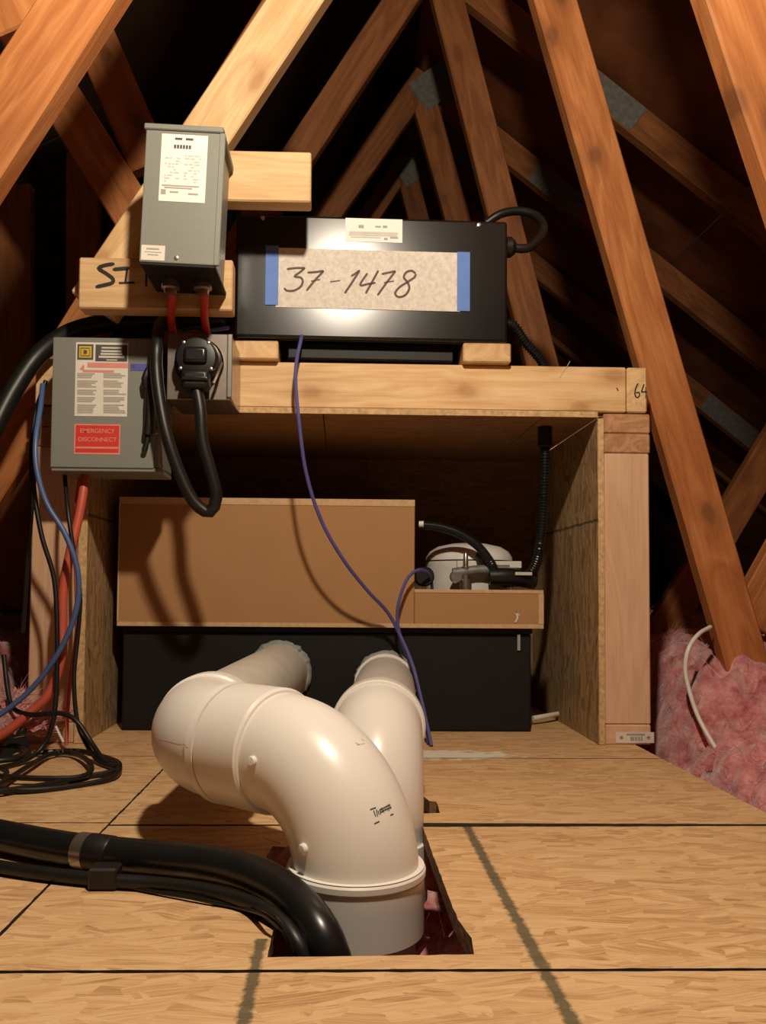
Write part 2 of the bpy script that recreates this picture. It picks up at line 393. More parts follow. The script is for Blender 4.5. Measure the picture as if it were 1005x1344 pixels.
panel('floor_panel', [(XL, 1.0435), (XJ-.0015, 1.0435), (XJ-.0015, 1.452), (XL, 1.452)], -T, 0, M_FLOOR, floor)
panel('floor_panel', [(XJ+.0015, 1.4445), (XR, 1.4445), (XR, 2.25), (XJ+.0015, 2.25)], -T, 0, M_FLOOR, floor)
panel('floor_panel', [(XL, 1.456), (XJ-.0015, 1.456), (XJ-.0015, 2.25), (XL, 2.25)], -T, 0, M_FLOOR, floor)
# joists that carry the sheets
for i, y in enumerate((-0.6, 0.05, 0.642, 1.25, 1.445, 2.1)):
    if 0.66 < y < 1.2: continue
    board('joist', (XL-.03, y-.019, -.20), (XR+.004, y+.019, -T-.0003), 'X', M_OLD, floor)
# ---- roof: two slopes of sheathing sheets meeting in a ridge that runs with the depth
ceil = link(bpy.data.objects.new('ceiling', None)); tag(ceil, kind='structure')
RX, RZ = 0.26, 2.26
def slope(side, dz, rows, mat):
    u = V((side, 0, -dz)).normalized(); nrm = V((0, 1, 0)).cross(u)
    if nrm.z < 0: nrm = -nrm
    for r in range(rows):
        for c in range(3):
            L, D = 1.215, 2.43
            y0 = -1.3 + c*2.44 - (1.1 if r % 2 else 0)
            ctr = V((RX, 0, RZ)) + u*(r*1.22+L/2) + V((0, y0+D/2, 0))
            M = Matrix((u, V((0, 1, 0)), u.cross(V((0, 1, 0))))).transposed().to_4x4(); M.translation = ctr
            obj('roof_panel', box((-L/2, -D/2, -.006), (L/2, D/2, .006), 0.001), mat, ceil, M)
slope(1, 0.80, 4, M_ROOF)
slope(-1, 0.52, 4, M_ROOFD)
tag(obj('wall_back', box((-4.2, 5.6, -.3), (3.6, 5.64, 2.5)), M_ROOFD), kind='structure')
# ---- glass wool between and beside the joists
def wool(name, x0, x1, y0, y1, hf, nx, ny, fibres, seed):
    bm = bmesh.new(); g = []
    def z(x, y):
        p = V((x*7, y*7, seed)); q = V((x*19, y*19, seed+5)); s = V((x*46, y*46, seed+9)); t = V((x*110, y*110, seed+3))
        return hf(x, y) + 0.032*noise.noise(p) + 0.030*(1-2*abs(noise.noise(q))) + 0.016*(1-2*abs(noise.noise(s))) + 0.005*noise.noise(t)
    def pos(x, y):
        q = V((x*23, y*23, seed+11))
        return V((x+0.014*noise.noise(q), y+0.016*noise.noise(q+V((7, 3, 1))), z(x, y)))
    for j in range(ny+1):
        g.append([bm.verts.new(pos(x0+(x1-x0)*i/nx, y0+(y1-y0)*j/ny)) for i in range(nx+1)])
    for j in range(ny):
        for i in range(nx): bm.faces.new((g[j][i], g[j][i+1], g[j+1][i+1], g[j+1][i]))
    for f in bm.faces: f.smooth = True
    rr = random.Random(seed)
    for k in range(fibres):
        x, y = rr.uniform(x0, x1), rr.uniform(y0, y1)
        p = pos(x, y); d = V((rr.uniform(-1, 1), rr.uniform(-1, 1), rr.uniform(-.1, .8))).normalized()
        L = rr.uniform(.012, .05); b = V((rr.uniform(-1, 1), rr.uniform(-1, 1), rr.uniform(-.6, .6)))*0.35
        side = d.cross(V((rr.random(), rr.random(), rr.random()))).normalized()*0.0006
        prev = None
        for s in range(5):
            t = s/4; c = p + d*L*t + b*L*t*t
            cur = (bm.verts.new(c-side*(1-.7*t)), bm.verts.new(c+side*(1-.7*t)))
            if prev:
                f = bm.faces.new((prev[0], prev[1], cur[1], cur[0])); f.material_index = 1
            prev = cur
    me = bpy.data.meshes.new(name); bm.to_mesh(me); bm.free(); me.materials.append(M_PINK); me.materials.append(M_FIBRE)
    return link(bpy.data.objects.new(name, me))
def ss(a, b, x):
    t = max(0, min(1, (x-a)/(b-a))); return t*t*(3-2*t)
def h_right(x, y):
    away = ss(0.60, 0.80, x)
    fill = ss(0.575, 0.64, x)*ss(1.52, 1.36, y)
    return -0.135 + (0.075*away if away*0.075 > fill*0.125 else fill*0.130) + 0.04*ss(.6, .9, x) + 0.160*ss(1.46, 1.68, y)*ss(.62, .73, x) + 0.03*ss(.9, 1.2, x)
def h_left(x, y):
    return -0.07 + 0.06*ss(-.57, -.75, x) + 0.15*ss(1.40, 1.7, y)*ss(-.60, -.72, x)
tag(wool('insulation', 0.572, 2.3, 0.55, 3.4, h_right, 150, 240, 9000, 3), 'pink glass wool heaped beside the floor edge below the right web', 'insulation', kind='stuff')
tag(wool('insulation', -2.1, -0.625, 0.55, 3.4, h_left, 110, 210, 5000, 8), 'pink glass wool behind the coiled black cables at the left post', 'insulation', kind='stuff')
tag(wool('insulation', -0.60, -0.505, 1.462, 1.562, lambda x, y: 0.026+0.035*ss(-.53, -.60, x), 40, 30, 700, 4), 'tuft of pink glass wool on the floor against the left post foot', 'insulation', kind='stuff')
tag(wool('insulation', -0.56, 0.566, 0.66, 2.2, lambda x, y: -0.19+0.085*ss(.05, .012, ((x-.088)**2+(y-.69)**2)**.5)+0.155*ss(.06, .02, ((x+.06)**2+(y-.87)**2)**.5), 90, 120, 1800, 6), 'pink glass wool seen down in the pipe cut-out', 'insulation', kind='stuff')

# ---- roof trusses
def truss(Y, label, members, plates, wood=None):
    t = thing('roof_truss', label, 'truss', (RX, Y, 0), 'roof trusses')
    for nm, a, b, dy in members:
        member(nm, P(*a, Y+dy), P(*b, Y+dy), 0.089, 0.038, wood or (M_OLD if Y < 2 else M_OLDDIM), t)
    for a, b, wd, dy in plates:
        member('gusset_plate', P(*a, Y+dy-.0015), P(*b, Y+dy-.0015), wd, 0.003, M_GALV, t, 0.0006)
    return t
truss(1.07, 'nearest truss, its bright orange boards crossing both top corners', [
    ('web', (640, -835), (-195, 450), 0), ('web', (700, -815), (1205, 700), .0), ('web', (-60, -170), (36, 30), .039)], [])
truss(1.66, 'truss just behind the shelf with knotty orange web right of the black box', [
    ('web', (594, -350), (-104, 770), 0), ('web', (640, -310), (1000, 935), .0),
    ('web', (112, 20), (196, 215), .078), ('web', (52, 85), (178, 285), .039), ('rafter', (600, -390), (2050, 770), .039),
    ('web', (1062, 680), (985, 820), .039)], [])
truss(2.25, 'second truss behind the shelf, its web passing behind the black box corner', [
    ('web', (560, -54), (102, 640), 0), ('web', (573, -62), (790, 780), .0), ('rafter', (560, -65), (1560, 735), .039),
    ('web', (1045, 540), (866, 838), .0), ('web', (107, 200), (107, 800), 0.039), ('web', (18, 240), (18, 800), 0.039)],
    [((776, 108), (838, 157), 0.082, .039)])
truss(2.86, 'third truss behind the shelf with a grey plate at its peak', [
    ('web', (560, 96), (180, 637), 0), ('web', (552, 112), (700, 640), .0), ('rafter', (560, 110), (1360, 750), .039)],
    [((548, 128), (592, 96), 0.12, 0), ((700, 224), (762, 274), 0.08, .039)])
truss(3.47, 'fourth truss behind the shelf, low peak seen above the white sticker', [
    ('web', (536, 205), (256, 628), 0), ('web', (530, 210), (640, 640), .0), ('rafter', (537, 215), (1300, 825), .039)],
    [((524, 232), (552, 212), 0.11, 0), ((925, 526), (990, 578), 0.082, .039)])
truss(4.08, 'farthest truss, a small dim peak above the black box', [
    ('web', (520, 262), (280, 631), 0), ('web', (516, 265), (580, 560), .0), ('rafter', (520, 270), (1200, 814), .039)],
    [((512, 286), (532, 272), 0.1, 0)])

# ================================================================== EQUIPMENT SHELF (timber frame)
YF = 1.57
sh = thing('equipment_shelf', 'pale timber frame shelf with strand board sides holding the black box', 'shelf', (0, YF, 0))
XPL0, XPL1, XPR0, XPR1 = -0.583, -0.494, 0.509, 0.598
# posts, plates
for x0, x1 in ((XPL0, XPL1), (XPR0, XPR1)):
    board('bottom_plate', (x0, YF, 0), (x1, 2.11, .038), 'Y', M_POST, sh)
    for yb in (YF, 2.07):
        board('post', (x0, yb, .0385), (x1, yb+.038, .5595), 'Z', M_POST, sh)
    board('top_plate', (x0, YF-.001, .560), (x1+.002, 2.11, .598), 'Y', M_END, sh)
    board('top_plate', (x0, YF-.002, .5985), (x1+.002, 2.11, .6365), 'Y', M_END, sh)
side_bm = lambda x0, x1: box((x0, YF-.003, .0005), (x1, 2.11, .6265), 0.0006)
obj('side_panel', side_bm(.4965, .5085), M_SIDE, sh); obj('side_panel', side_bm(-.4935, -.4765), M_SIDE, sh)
for x0, x1 in ((.4968, .5083), (-.4932, -.4768)):
    obj('panel_edge', box((x0, YF-.0048, .0008), (x1, YF-.0031, .6262), 0.0004), M_EDGE, sh)
for x0, x1 in ((-.476, -.0345), (-.0325, .389), (.391, .4963)):
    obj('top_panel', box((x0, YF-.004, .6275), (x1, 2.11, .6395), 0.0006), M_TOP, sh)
obj('panel_edge', box((-.476, YF-.0065, .6278), (.4963, YF-.0042, .6392), 0.0004), M_EDGE, sh)
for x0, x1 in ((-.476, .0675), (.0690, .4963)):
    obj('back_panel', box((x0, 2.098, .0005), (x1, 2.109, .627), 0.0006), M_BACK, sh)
XE = (827-VPX)/F*YF
board('front_beam', (XPL0, YF, .640), (XE-.001, YF+.038, .7285), 'X', M_NEW, sh)
be = board('end_rail', (XE+.001, YF+.001, .640), (XE+.040, 2.11, .7285), 'Y', M_NEW, sh)
board('end_rail', (XPL0, YF+.0385, .640), (XPL0+.038, 2.07, .7285), 'Y', M_NEW, sh)
board('back_beam', (XPL0, 2.072, .640), (XE-.001, 2.11, .7285), 'X', M_NEW, sh)
def pp(lst, Y): return [P(x, y, Y) for x, y in lst]
strokes('pencil_mark', [pp([(837, 503), (834, 510), (833, 518), (836, 522), (839, 519), (838, 515), (834, 516)], YF+.001), pp([(845, 504), (842, 513), (842, 514.5), (849, 514)], YF+.001), pp([(847, 508), (847, 523)], YF+.001)], .0026, M_INKB, sh)
strokes('pencil_mark', [pp([(809, 509), (811, 513)], YF)], .004, M_INKB, sh)
strokes('pencil_mark', [pp([(748, 474), (742, 484), (734, 496)], YF)], .0012, M_PRINT, sh)
st = obj('sticker', box(P(808, 975, YF-.0008), P(858, 961, YF-.0002)), M_LABEL2, sh)
for cx in (815.5, 851):
    bm = bmesh.new()
    c = P(cx, 968, YF-.0014)
    for k in range(6):
        a = k*math.pi/3; ribbon(bm, [c, c+V((math.cos(a), 0, math.sin(a)))*.0042], .003, (0, -1, 0), 0)
    me = bpy.data.meshes.new('red_print'); bm.to_mesh(me); bm.free(); me.materials.append(M_REDP)
    tag(link(bpy.data.objects.new('red_print', me), st), 'small red starburst mark')
def bars(px, Y):
    r = []
    for x0, y0, x1, y1 in px:
        a, b = P(x0, y1, Y), P(x1, y0, Y); r.append((a.x, a.z, b.x, b.z))
    return r
def atY(Y): return Matrix.Translation((0, Y, 0))
quad_bars('print', bars([(822, 963, 846, 965), (827, 967, 832, 972), (833, 967, 836, 972), (837, 967, 840, 972), (841, 966, 843, 972)], YF-.0014), atY(YF-.0014), M_PRINT, st)

# ================================================================== FAR LEFT TIMBER: brace and the two mounting boards
YB = 1.412
def top_thing(o, label, cat, group=None): return tag(o, label, cat, group)
top_thing(member('timber_brace', P(416, -45, YB+.040), P(120, 400, YB+.040), 0.089, 0.038, M_NEW), 'pale new timber brace slanting up behind the grey transformer', 'brace')
ub = board('mounting_board', (P(215, 228, YB).x, YB, P(350, 264, YB).z), (P(408, 228, YB).x, YB+.038, P(350, 198, YB).z), 'X', M_NEW)
top_thing(ub, 'short pale board sticking out right of the grey transformer top', 'board', 'mounting boards')
lb = board('mounting_board', (P(103, 370, YB).x, YB, P(200, 406, YB).z), (P(305, 370, YB).x, YB+.038, P(200, 339, YB).z), 'X', M_NEW)
top_thing(lb, 'pale board with black marker letters under the grey transformer', 'board', 'mounting boards')
def c8(l): return [P(80+x*.2388, 320+y*.2388, YB) for x, y in l]
strokes('marker_writing', [c8([(295, 110), (245, 118), (207, 135), (250, 165), (285, 193), (282, 215), (245, 226), (190, 238)]),
    c8([(285, 142), (330, 138), (378, 134)]), c8([(364, 138), (354, 212)]), c8([(318, 216), (405, 214)]), c8([(470, 150), (468, 236)])], .0068, M_INKB, lb)

# ================================================================== GREY TRANSFORMER
TY = 1.285
tl, tr, tb = P(187, 258, TY), P(286, 258, TY), P(240, 346, TY)
tt = P(240, 172, TY)
hw, hh = (tr.x-tl.x)/2, (tt.z-tb.z)/2
tc_ = V(((tl.x+tr.x)/2, TY, (tt.z+tb.z)/2))
tf = thing('transformer', 'grey steel transformer case with white rating labels on the mounting boards', 'transformer', tc_, roty=R(2.0))
MT = W[tf]
D = YB-TY-.002
obj('cover', box((-hw, 0, -hh), (hw, .006, hh), .0018, 2), M_GREY, tf, MT)
obj('case', box((-hw+.003, .006, -hh+.002), (hw-.003, D-.004, hh-.002), .002), M_GREY, tf, MT)
obj('lid', box((-hw-.003, -.003, hh-.0005), (hw+.004, D-.004, hh+.009), .0015), M_GREY, tf, MT)
obj('side_flange', box((hw-.002, -.001, -hh), (hw+.007, .0045, hh), .001), M_GREY, tf, MT)
obj('base_plate', box((-hw+.001, .002, -hh-.004), (hw+.002, D-.002, -hh+.0015), .001), M_TANK, tf, MT)
def lab(parent, M, x0, z0, x1, z1, mat, name='label', y=-.0006):
    return obj(name, box((x0, y, z0), (x1, y+.0006, z1)), mat, parent, M)
L1 = lab(tf, MT, -.034, -.008, .039, .101, M_LABEL, 'rating_label')
MTL = MT @ Matrix.Translation((0, -.0010, 0))
r = [(-.013, .092, -.0015, .0955), (.004, .092, .016, .0955)]
r += [(-.014+i*.0047, .078, -.014+i*.0047+.0035, .084) for i in range(6)]
quad_bars('print', r, MTL, M_PRINTD, L1)
rr = random.Random(5); r = []
for i in range(10):
    z = .066-i*.0047
    for x0, x1 in ((-.027, -.003), (.004, .030)):
        a = x0
        while a < x1:
            b = a+rr.uniform(.003, .009)
            if rr.random() < .68: r.append((a, z, min(b, x1), z+.0021))
            a = b+.0016
quad_bars('print', r, MTL, M_PRINTL, L1)
quad_bars('print', [(-.030, .0165, .029, .0185), (-.026, .0130, .018, .0150), (-.031, .003, -.023, .011), (-.017, .006, -.003, .0085), (.012, .004, .028, .0068)], MTL, M_PRINT, L1)
L2 = lab(tf, MT, -hw+.003, -hh+.003, -hw+.040, -hh+.027, M_LABEL2, 'small_label')
quad_bars('print', [(-hw+.011, -hh+.020, -hw+.031, -hh+.0225), (-hw+.008, -hh+.0155, -hw+.035, -hh+.0165), (-hw+.013, -hh+.011, -hw+.030, -hh+.0125)], MTL, M_PRINT, L2)
def screw(parent, c, r=.0038, mat=None):
    return obj('screw', lathe([(r, 0), (r, .001), (r*.8, .0024), (r*.3, .0029)], Matrix.Translation(c) @ front(), 14), mat or M_BRIGHT, parent)
screw(tf, MT @ V((-.001, 0, -hh+.009)))
for cx in (224, 266):
    c = P(cx, 372, 1.352)
    z = (MT @ V((0, 0, -hh-.004))).z
    obj('cable_fitting', lathe([(.013, 0), (.013, -.006), (.0155, -.007), (.0155, -.013), (.011, -.015), (.010, -.022)], Matrix.Translation((c.x, 1.352, z+.001)), 12), M_STEEL, tf)
# red whips down to the junction box
JY = 1.44
jt = P(262, 438, JY).z
for i, (a, b) in enumerate(((224, 228), (266, 272))):
    c = P(a, 372, 1.352); zt = (MT @ V((0, 0, -hh-.010))).z; e = P(b, 437, 1.455)
    top_thing(obj('red_cable', tube([(c.x, 1.352, zt), (c.x+.001, 1.365, zt-.012), ((c.x+e.x)/2, 1.395, zt-.028), (e.x-.001, 1.440, jt+.016), (e.x, 1.456, jt+.0005)], .0070), M_REDC),
        ('short red cable nearer the disconnect box, dropping from the transformer', 'short red cable nearer the black box, dropping from the transformer')[i], 'cable', 'red cables under the transformer')

# ================================================================== JUNCTION BOX + PLUG
jx0, jx1 = P(220, 480, JY).x, P(304, 480, JY).x
jb = P(262, 524, JY).z
jn = thing('junction_box', 'brushed steel outlet box on the shelf beam with black plug', 'junction box', ((jx0+jx1)/2, YF, jb))
obj('case', box((jx0, JY+.003, jb), (jx1, YF-.001, jt), .003, 2), M_STEEL, jn)
obj('cover_plate', box((jx0-.001, JY, jb-.001), (jx1-.008, JY+.003, jt), .001), M_STEEL, jn)
tag(obj('bright_edge', box((jx1-.0075, JY-.0015, jb+.004), (jx1+.001, JY+.0025, jt), .0012), M_BRIGHT, jn), 'bright folded steel edge')
pc = P(262, 477, JY)
obj('receptacle', lathe([(.043, 0), (.043, .006), (.040, .009)], Matrix.Translation(pc) @ front(), 40), M_RUB, jn)
pl = thing('power_plug', 'black round plug pushed into the steel outlet box', 'plug', pc)
obj('plug_body', lathe([(.037, .0095), (.039, .016), (.037, .034), (.033, .040), (.024, .042)], Matrix.Translation(pc) @ front(), 36), M_RUB, pl)
obj('grip', box(pc+V((-.020, -.050, -.012)), pc+V((.020, -.040, .016)), .006, 3), M_RUBS, pl)
obj('cord_neck', box(pc+V((-.024, -.048, -.056)), pc+V((.024, -.014, -.022)), .008, 3), M_RUB, pl)
obj('strain_relief', box(pc+V((-.022, -.052, -.043)), pc+V((.022, -.046, -.036)), .002, 2), M_RUBS, pl)
obj('latch', tube([pc+V((.040, -.012, -.002)), pc+V((.036, -.03, -.026)), pc+V((.030, -.035, -.044))], .0028, 8), M_STEEL, pl)
for dx, dz in ((-.021, .025), (.021, .025), (-.026, -.020), (.026, -.020)):
    screw(pl, pc+V((dx, -.0385, dz)), .0034, M_STEEL)
cy = pc.y-.03
cord = [V((pc.x, cy, pc.z-.050)), P(263, 540, 1.405), P(266, 580, 1.405), P(277, 620, 1.41), P(284, 652, 1.415), P(275, 672, 1.418), P(255, 659, 1.415), P(236, 622, 1.41), P(219, 572, 1.405), P(209, 522, 1.41), P(205, 482, 1.415), P(206, 452, 1.42), P(209, 430, 1.46), P(216, 419, 1.50)]
obj('power_cord', tube(cord, .0108, 14), M_RUB, pl)

# ================================================================== DISCONNECT BOX
DY = 1.46
dx0, dx1 = P(67.5, 530, DY).x, P(203, 530, DY).x
dz1, dz0 = P(130, 443, DY).z, P(130, 614, DY).z
ds = thing('disconnect_box', 'grey disconnect switch box with red emergency label on the left post', 'switch box', ((dx0+dx1)/2, YF, dz0))
obj('case', box((dx0+.002, DY+.006, dz0+.002), (dx1+.010, YF-.003, dz1-.001), .003, 2), M_GREY, ds)
obj('door', box((dx0, DY, dz0), (dx1, DY+.006, dz1), .002, 2), M_GREY, ds)
obj('bottom_lip', box((dx0+.001, DY+.003, dz0-.006), (dx1+.010, YF-.004, dz0+.001), .001), M_GREY, ds)
def c2(x, y, Y=DY): return P(90+x*.12438, 445+y*.12438, Y)
def c2box(name, x0, y0, x1, y1, mat, parent, off):
    a, b = c2(x0, y1), c2(x1, y0)
    return obj(name, box((a.x, DY-off, a.z), (b.x, DY-off+.0004, b.z)), mat, parent)
def c2bars(name, rs, off, mat, parent):
    q = []
    for x0, y0, x1, y1 in rs:
        a, b = c2(x0, y1), c2(x1, y0); q.append((a.x, a.z, b.x, b.z))
    return quad_bars(name, q, atY(DY-off), mat, parent)
wl = c2box('warning_label', 62, 42, 632, 812, M_LABEL2, ds, .0005)
c2bars('header_print', [(283, 65, 622, 235)], .0009, M_PRINTD, wl)
c2bars('header_print', [(350, 88, 560, 102), (345, 122, 560, 138), (340, 152, 568, 168), (320, 182, 590, 200), (400, 218, 515, 228)], .0012, M_PRINTL, wl)
lg = c2bars('logo', [(92, 58, 265, 218)], .0009, M_PRINTD, wl)
c2bars('logo', [(112, 78, 246, 198)], .0012, M_YEL, wl)
c2bars('logo', [(128, 95, 136, 182), (136, 95, 225, 102), (136, 175, 225, 182), (222, 102, 229, 175)], .0015, M_PRINTD, wl)
c2bars('logo', [(160, 118, 190, 160), (190, 124, 198, 154)], .0015, M_PRINTD, wl)
c2bars('red_print', [(200, 255, 628, 300), (150, 330, 480, 350)], .0009, M_REDP, wl)
c2bars('red_print', [(120, 310, 165, 325), (135, 292, 165, 308), (148, 276, 168, 290)], .0009, M_REDP, wl)
rs = []
rq = random.Random(9)
for i in range(22):
    y = 362+i*19.5
    if i in (3, 8, 12, 16): continue
    rs.append((92, y, 92+rq.uniform(150, 225), y+10))
    rs.append((368, y, 368+rq.uniform(150, 245), y+10))
c2bars('print', rs, .0009, M_PRINT, wl)
el = c2box('emergency_label', 55, 902, 548, 1215, M_REDP, ds, .0005)
c2box('label_field', 72, 915, 535, 1195, M_REDL, el, .0008)
for t, y in (('EMERGENCY', 972), ('DISCONNECT', 1062)):
    c = c2(303, y, DY-.0012)
    words('lettering', t, .0107, Matrix.Translation(c), M_REDP, el)
c2bars('print', [(80, 1140, 525, 1156)], .0012, M_REDP, el)
bs = c2box('blue_sticker', 652, 262, 822, 335, M_BLUP, ds, .0005)
c2bars('print', [(660, 268, 700, 300)], .0009, M_PRINTD, bs)
for x, y in ((755, 35), (700, 60)): screw(ds, c2(x, y), .0024, M_STEEL)
hd = obj('handle', box(c2(830, 330, DY-.028), c2(935, 205, DY-.002), .006, 2), M_RUB, ds)
hb = bmesh.new(); add_sweep(hb, spline([c2(850, 330, DY-.016), c2(812, 420, DY-.018), c2(822, 520, DY-.014)], .006), .0075, 10)
obj('lever', hb, M_RUB, hd)
obj('handle_plate', box(c2(800, 1005, DY-.006), c2(925, 400, DY-.0002), .002), M_GREY, hd)
hb = bmesh.new(); add_sweep(hb, spline([c2(870, 420, DY-.014), c2(855, 640, DY-.016), c2(850, 840, DY-.014), c2(832, 1010, DY-.012)], .008), .0085, 12)
obj('linkage', hb, M_RUB, hd)
hb = bmesh.new(); add_sweep(hb, spline([c2(835, 1010, DY-.010), c2(822, 1090, DY-.010), c2(795, 1180, DY-.010)], .006), .0048, 8)
obj('latch', hb, M_RUB, hd)
for x, y in ((955, 170), (915, 985), (880, 430)): screw(hd, c2(x, y, DY-.013), .0042, M_STEEL)

# ================================================================== BLACK CONTROL BOX ON ITS TWO RAILS
BY = 1.545
zs = .7285
for i, (a, b) in enumerate(((309, 366), (606, 668))):
    o = board('support_rail', (P(a, 455, YF).x, YF-.018, zs+.0003), (P(b, 455, YF).x, 2.08, zs+.038), 'Y', M_END if False else M_NEW)
    top_thing(o, ('timber rail under the black box, at the steel outlet box side', 'timber rail under the black box, at the corrugated conduit side')[i], 'timber rail', 'rails under the black box')
zb = zs+.0385
bx0, bx1 = P(309, 360, BY).x, P(667, 360, BY).x
zt = P(490, 285, BY).z
cb = thing('control_box', 'glossy black control box with handwritten paper note on top of shelf', 'control box', ((bx0+bx1)/2, BY, zb))
obj('lid', box((bx0, BY, zb), (bx1, BY+.016, zt), .0055, 3), M_BLACK, cb)
obj('case', box((bx0+.004, BY+.016, zb+.001), (bx1-.004, BY+.21, zt-.004), .002), M_BLACK, cb)
obj('underside_plate', box((bx0+.10, BY+.03, zb-.030), (bx1-.10, BY+.19, zb+.0005), .002), M_TANK, cb)
for x, y in ((345, 288), (629, 294)): screw(cb, P(x, y, BY), .0045)
nt = obj('paper_note', box(P(362, 404, BY-.0012), P(604, 331, BY-.0002)), M_PAPER, cb)
for x0, x1, y0, y1 in ((348, 366, 324, 401), (600, 617, 330, 407)):
    obj('tape_strip', box(P(x0, y1, BY-.0020), P(x1, y0, BY-.0012)), M_TAPE, nt)
def c4(l): return [P(340+x*.2985, 340+y*.2985, BY-.0012) for x, y in l]
strokes('handwriting', [
    c4([(122, 48), (160, 43), (202, 42)]), c4([(202, 42), (178, 62), (156, 80), (182, 84), (192, 100), (182, 125), (152, 142), (122, 142), (110, 130)]),
    c4([(212, 62), (245, 60), (284, 54)]), c4([(284, 54), (246, 95), (208, 142)]), c4([(228, 100), (268, 92)]),
    c4([(312, 102), (356, 96)]), c4([(442, 50), (412, 98), (376, 152)]), c4([(404, 76), (424, 64), (442, 50)]),
    c4([(476, 62), (444, 114), (478, 110), (512, 104)]), c4([(524, 50), (498, 98), (468, 152)]),
    c4([(538, 66), (566, 60), (600, 52)]), c4([(600, 52), (560, 104), (520, 160)]), c4([(548, 104), (592, 96)]),
    c4([(688, 62), (670, 50), (646, 58), (636, 80), (652, 100), (660, 128), (642, 158), (612, 166), (598, 150), (616, 124), (652, 100), (684, 78), (688, 62)])],
    .0042, M_INK, nt)
sk = obj('rating_sticker', box(P(453, 317, BY-.0008), P(528, 288, BY-.0001)), M_LABEL, cb)
def c3b(rs):
    q = []
    for x0, y0, x1, y1 in rs:
        a, b = P(440+x0*.0995, 275+y1*.0995, BY-.0012), P(440+x1*.0995, 275+y0*.0995, BY-.0012); q.append((a.x, a.z, b.x, b.z))
    return q
quad_bars('print', c3b([(305, 205, 375, 245), (525, 215, 600, 235), (625, 210, 685, 240), (640, 370, 690, 400), (720, 360, 830, 380)]), atY(BY-.0012), M_PRINT, sk)
quad_bars('print', c3b([(180, 300, 830, 312), (180, 330, 820, 342), (200, 360, 600, 370)]), atY(BY-.0012), M_PRINTL, sk)
# gland and looping cable at the top right, behind the lid
g0 = V((bx1-.004, BY+.05, P(668, 323, BY+.05).z))
obj('cable_gland', lathe([(.016, 0), (.016, .010), (.020, .011), (.020, .022), (.013, .030)], Matrix.Translation(g0) @ Matrix.Rotation(R(90), 4, 'Y'), 16), M_RUB, cb)
yy = BY+.05
lp = [g0+V((.02, 0, 0)), P(693, 324, yy), P(709, 312, yy+.01), P(716, 296, yy+.03), P(706, 281, yy+.06), P(684, 275, yy+.08), P(660, 279, yy+.10), P(640, 292, yy+.11)]
lp[-1].z = max(lp[-1].z, zt-.006)
obj('cable', tube(lp, .0088, 12), M_RUB, cb)

# corrugated conduit from the box down through the shelf
f0 = V((bx1-.003, BY+.10, P(670, 424, BY+.10).z))
cdt = thing('flexible_conduit', 'black corrugated conduit curving from the black box down into the shelf', 'conduit', f0)
obj('fitting', lathe([(.017, 0), (.017, .006), (.014, .007), (.014, .016)], Matrix.Translation(f0) @ Matrix.Rotation(R(90), 4, 'Y'), 16), M_STEEL, cdt)
CXX, CYY = P(715, 600, 1.66).x, 1.66
obj('conduit', corr_tube([f0+V((.014, 0, 0)), f0+V((.035, 0, -.006)), f0+V((.058, .006, -.035)), V((CXX-.003, CYY, .755)), V((CXX, CYY, .70)), V((CXX, CYY, .55)), V((CXX-.002, CYY+.02, .42)), V((CXX-.006, CYY+.06, .345)), V((CXX-.030, CYY+.10, .315)), V((CXX-.06, CYY+.12, .308))], .0105, .0022), M_RUBS, cdt)
obj('collar', lathe([(.0145, 0), (.0145, -.040), (.012, -.042)], Matrix.Translation((CXX, CYY, .6275)), 16), M_RUB, cdt)

# ================================================================== BLACK TANK, CARDBOARD COVER, PUMP
KY = 1.71
kx0, kx1 = P(160, 900, KY).x, P(697, 900, KY).x
kx0 = max(kx0, -.4755)
tk = thing('chiller_tank', 'low black tank at the back of the shelf with two pipes entering', 'tank', ((kx0+kx1)/2, KY, 0))
zc = P(400, 823, 1.69).z
obj('tank_body', box((kx0, KY, .0005), (kx1, 2.06, zc-.012), .004, 2), M_TANK, tk)
obj('tank_lid', box((kx0-.001, KY-.004, zc-.012), (kx1+.002, 2.065, zc-.0005), .002), M_TANK, tk)
obj('label_flap', box((kx1-.030, KY-.0055, zc-.046), (kx1-.024, KY-.0042, zc-.013)), M_SEAL, tk)
QY = 1.69
qx0, qm, qx1 = max(P(155, 740, QY).x, -.4750), P(544, 740, QY).x, P(713, 800, QY).x
zt1, zt2 = P(350, 654, QY).z, P(630, 774, QY).z
cc = thing('cardboard_cover', 'brown cardboard cover, tall on one side, sitting on the black tank', 'cardboard box', ((qx0+qx1)/2, QY, zc))
bm = bmesh.new()                                                      # tall closed section
add_box(bm, (qx0, QY, zc), (qm, 2.05, zt1-.002), .0015); obj('tall_section', bm, M_CARD, cc)
bm = bmesh.new()                                                      # open tray: floor and three walls
add_box(bm, (qm+.0005, QY, zc), (qx1, QY+.012, zt2-.002), .001); obj('tray_front', bm, M_CARD, cc)
bm = bmesh.new(); add_box(bm, (qx1-.012, QY+.0125, zc), (qx1, 2.05, zt2-.002), .001); obj('tray_side', bm, M_CARD, cc)
bm = bmesh.new(); add_box(bm, (qm+.0005, QY+.0125, zc), (qx1-.0125, 2.05, zc+.008)); obj('tray_floor', bm, M_CARD, cc)
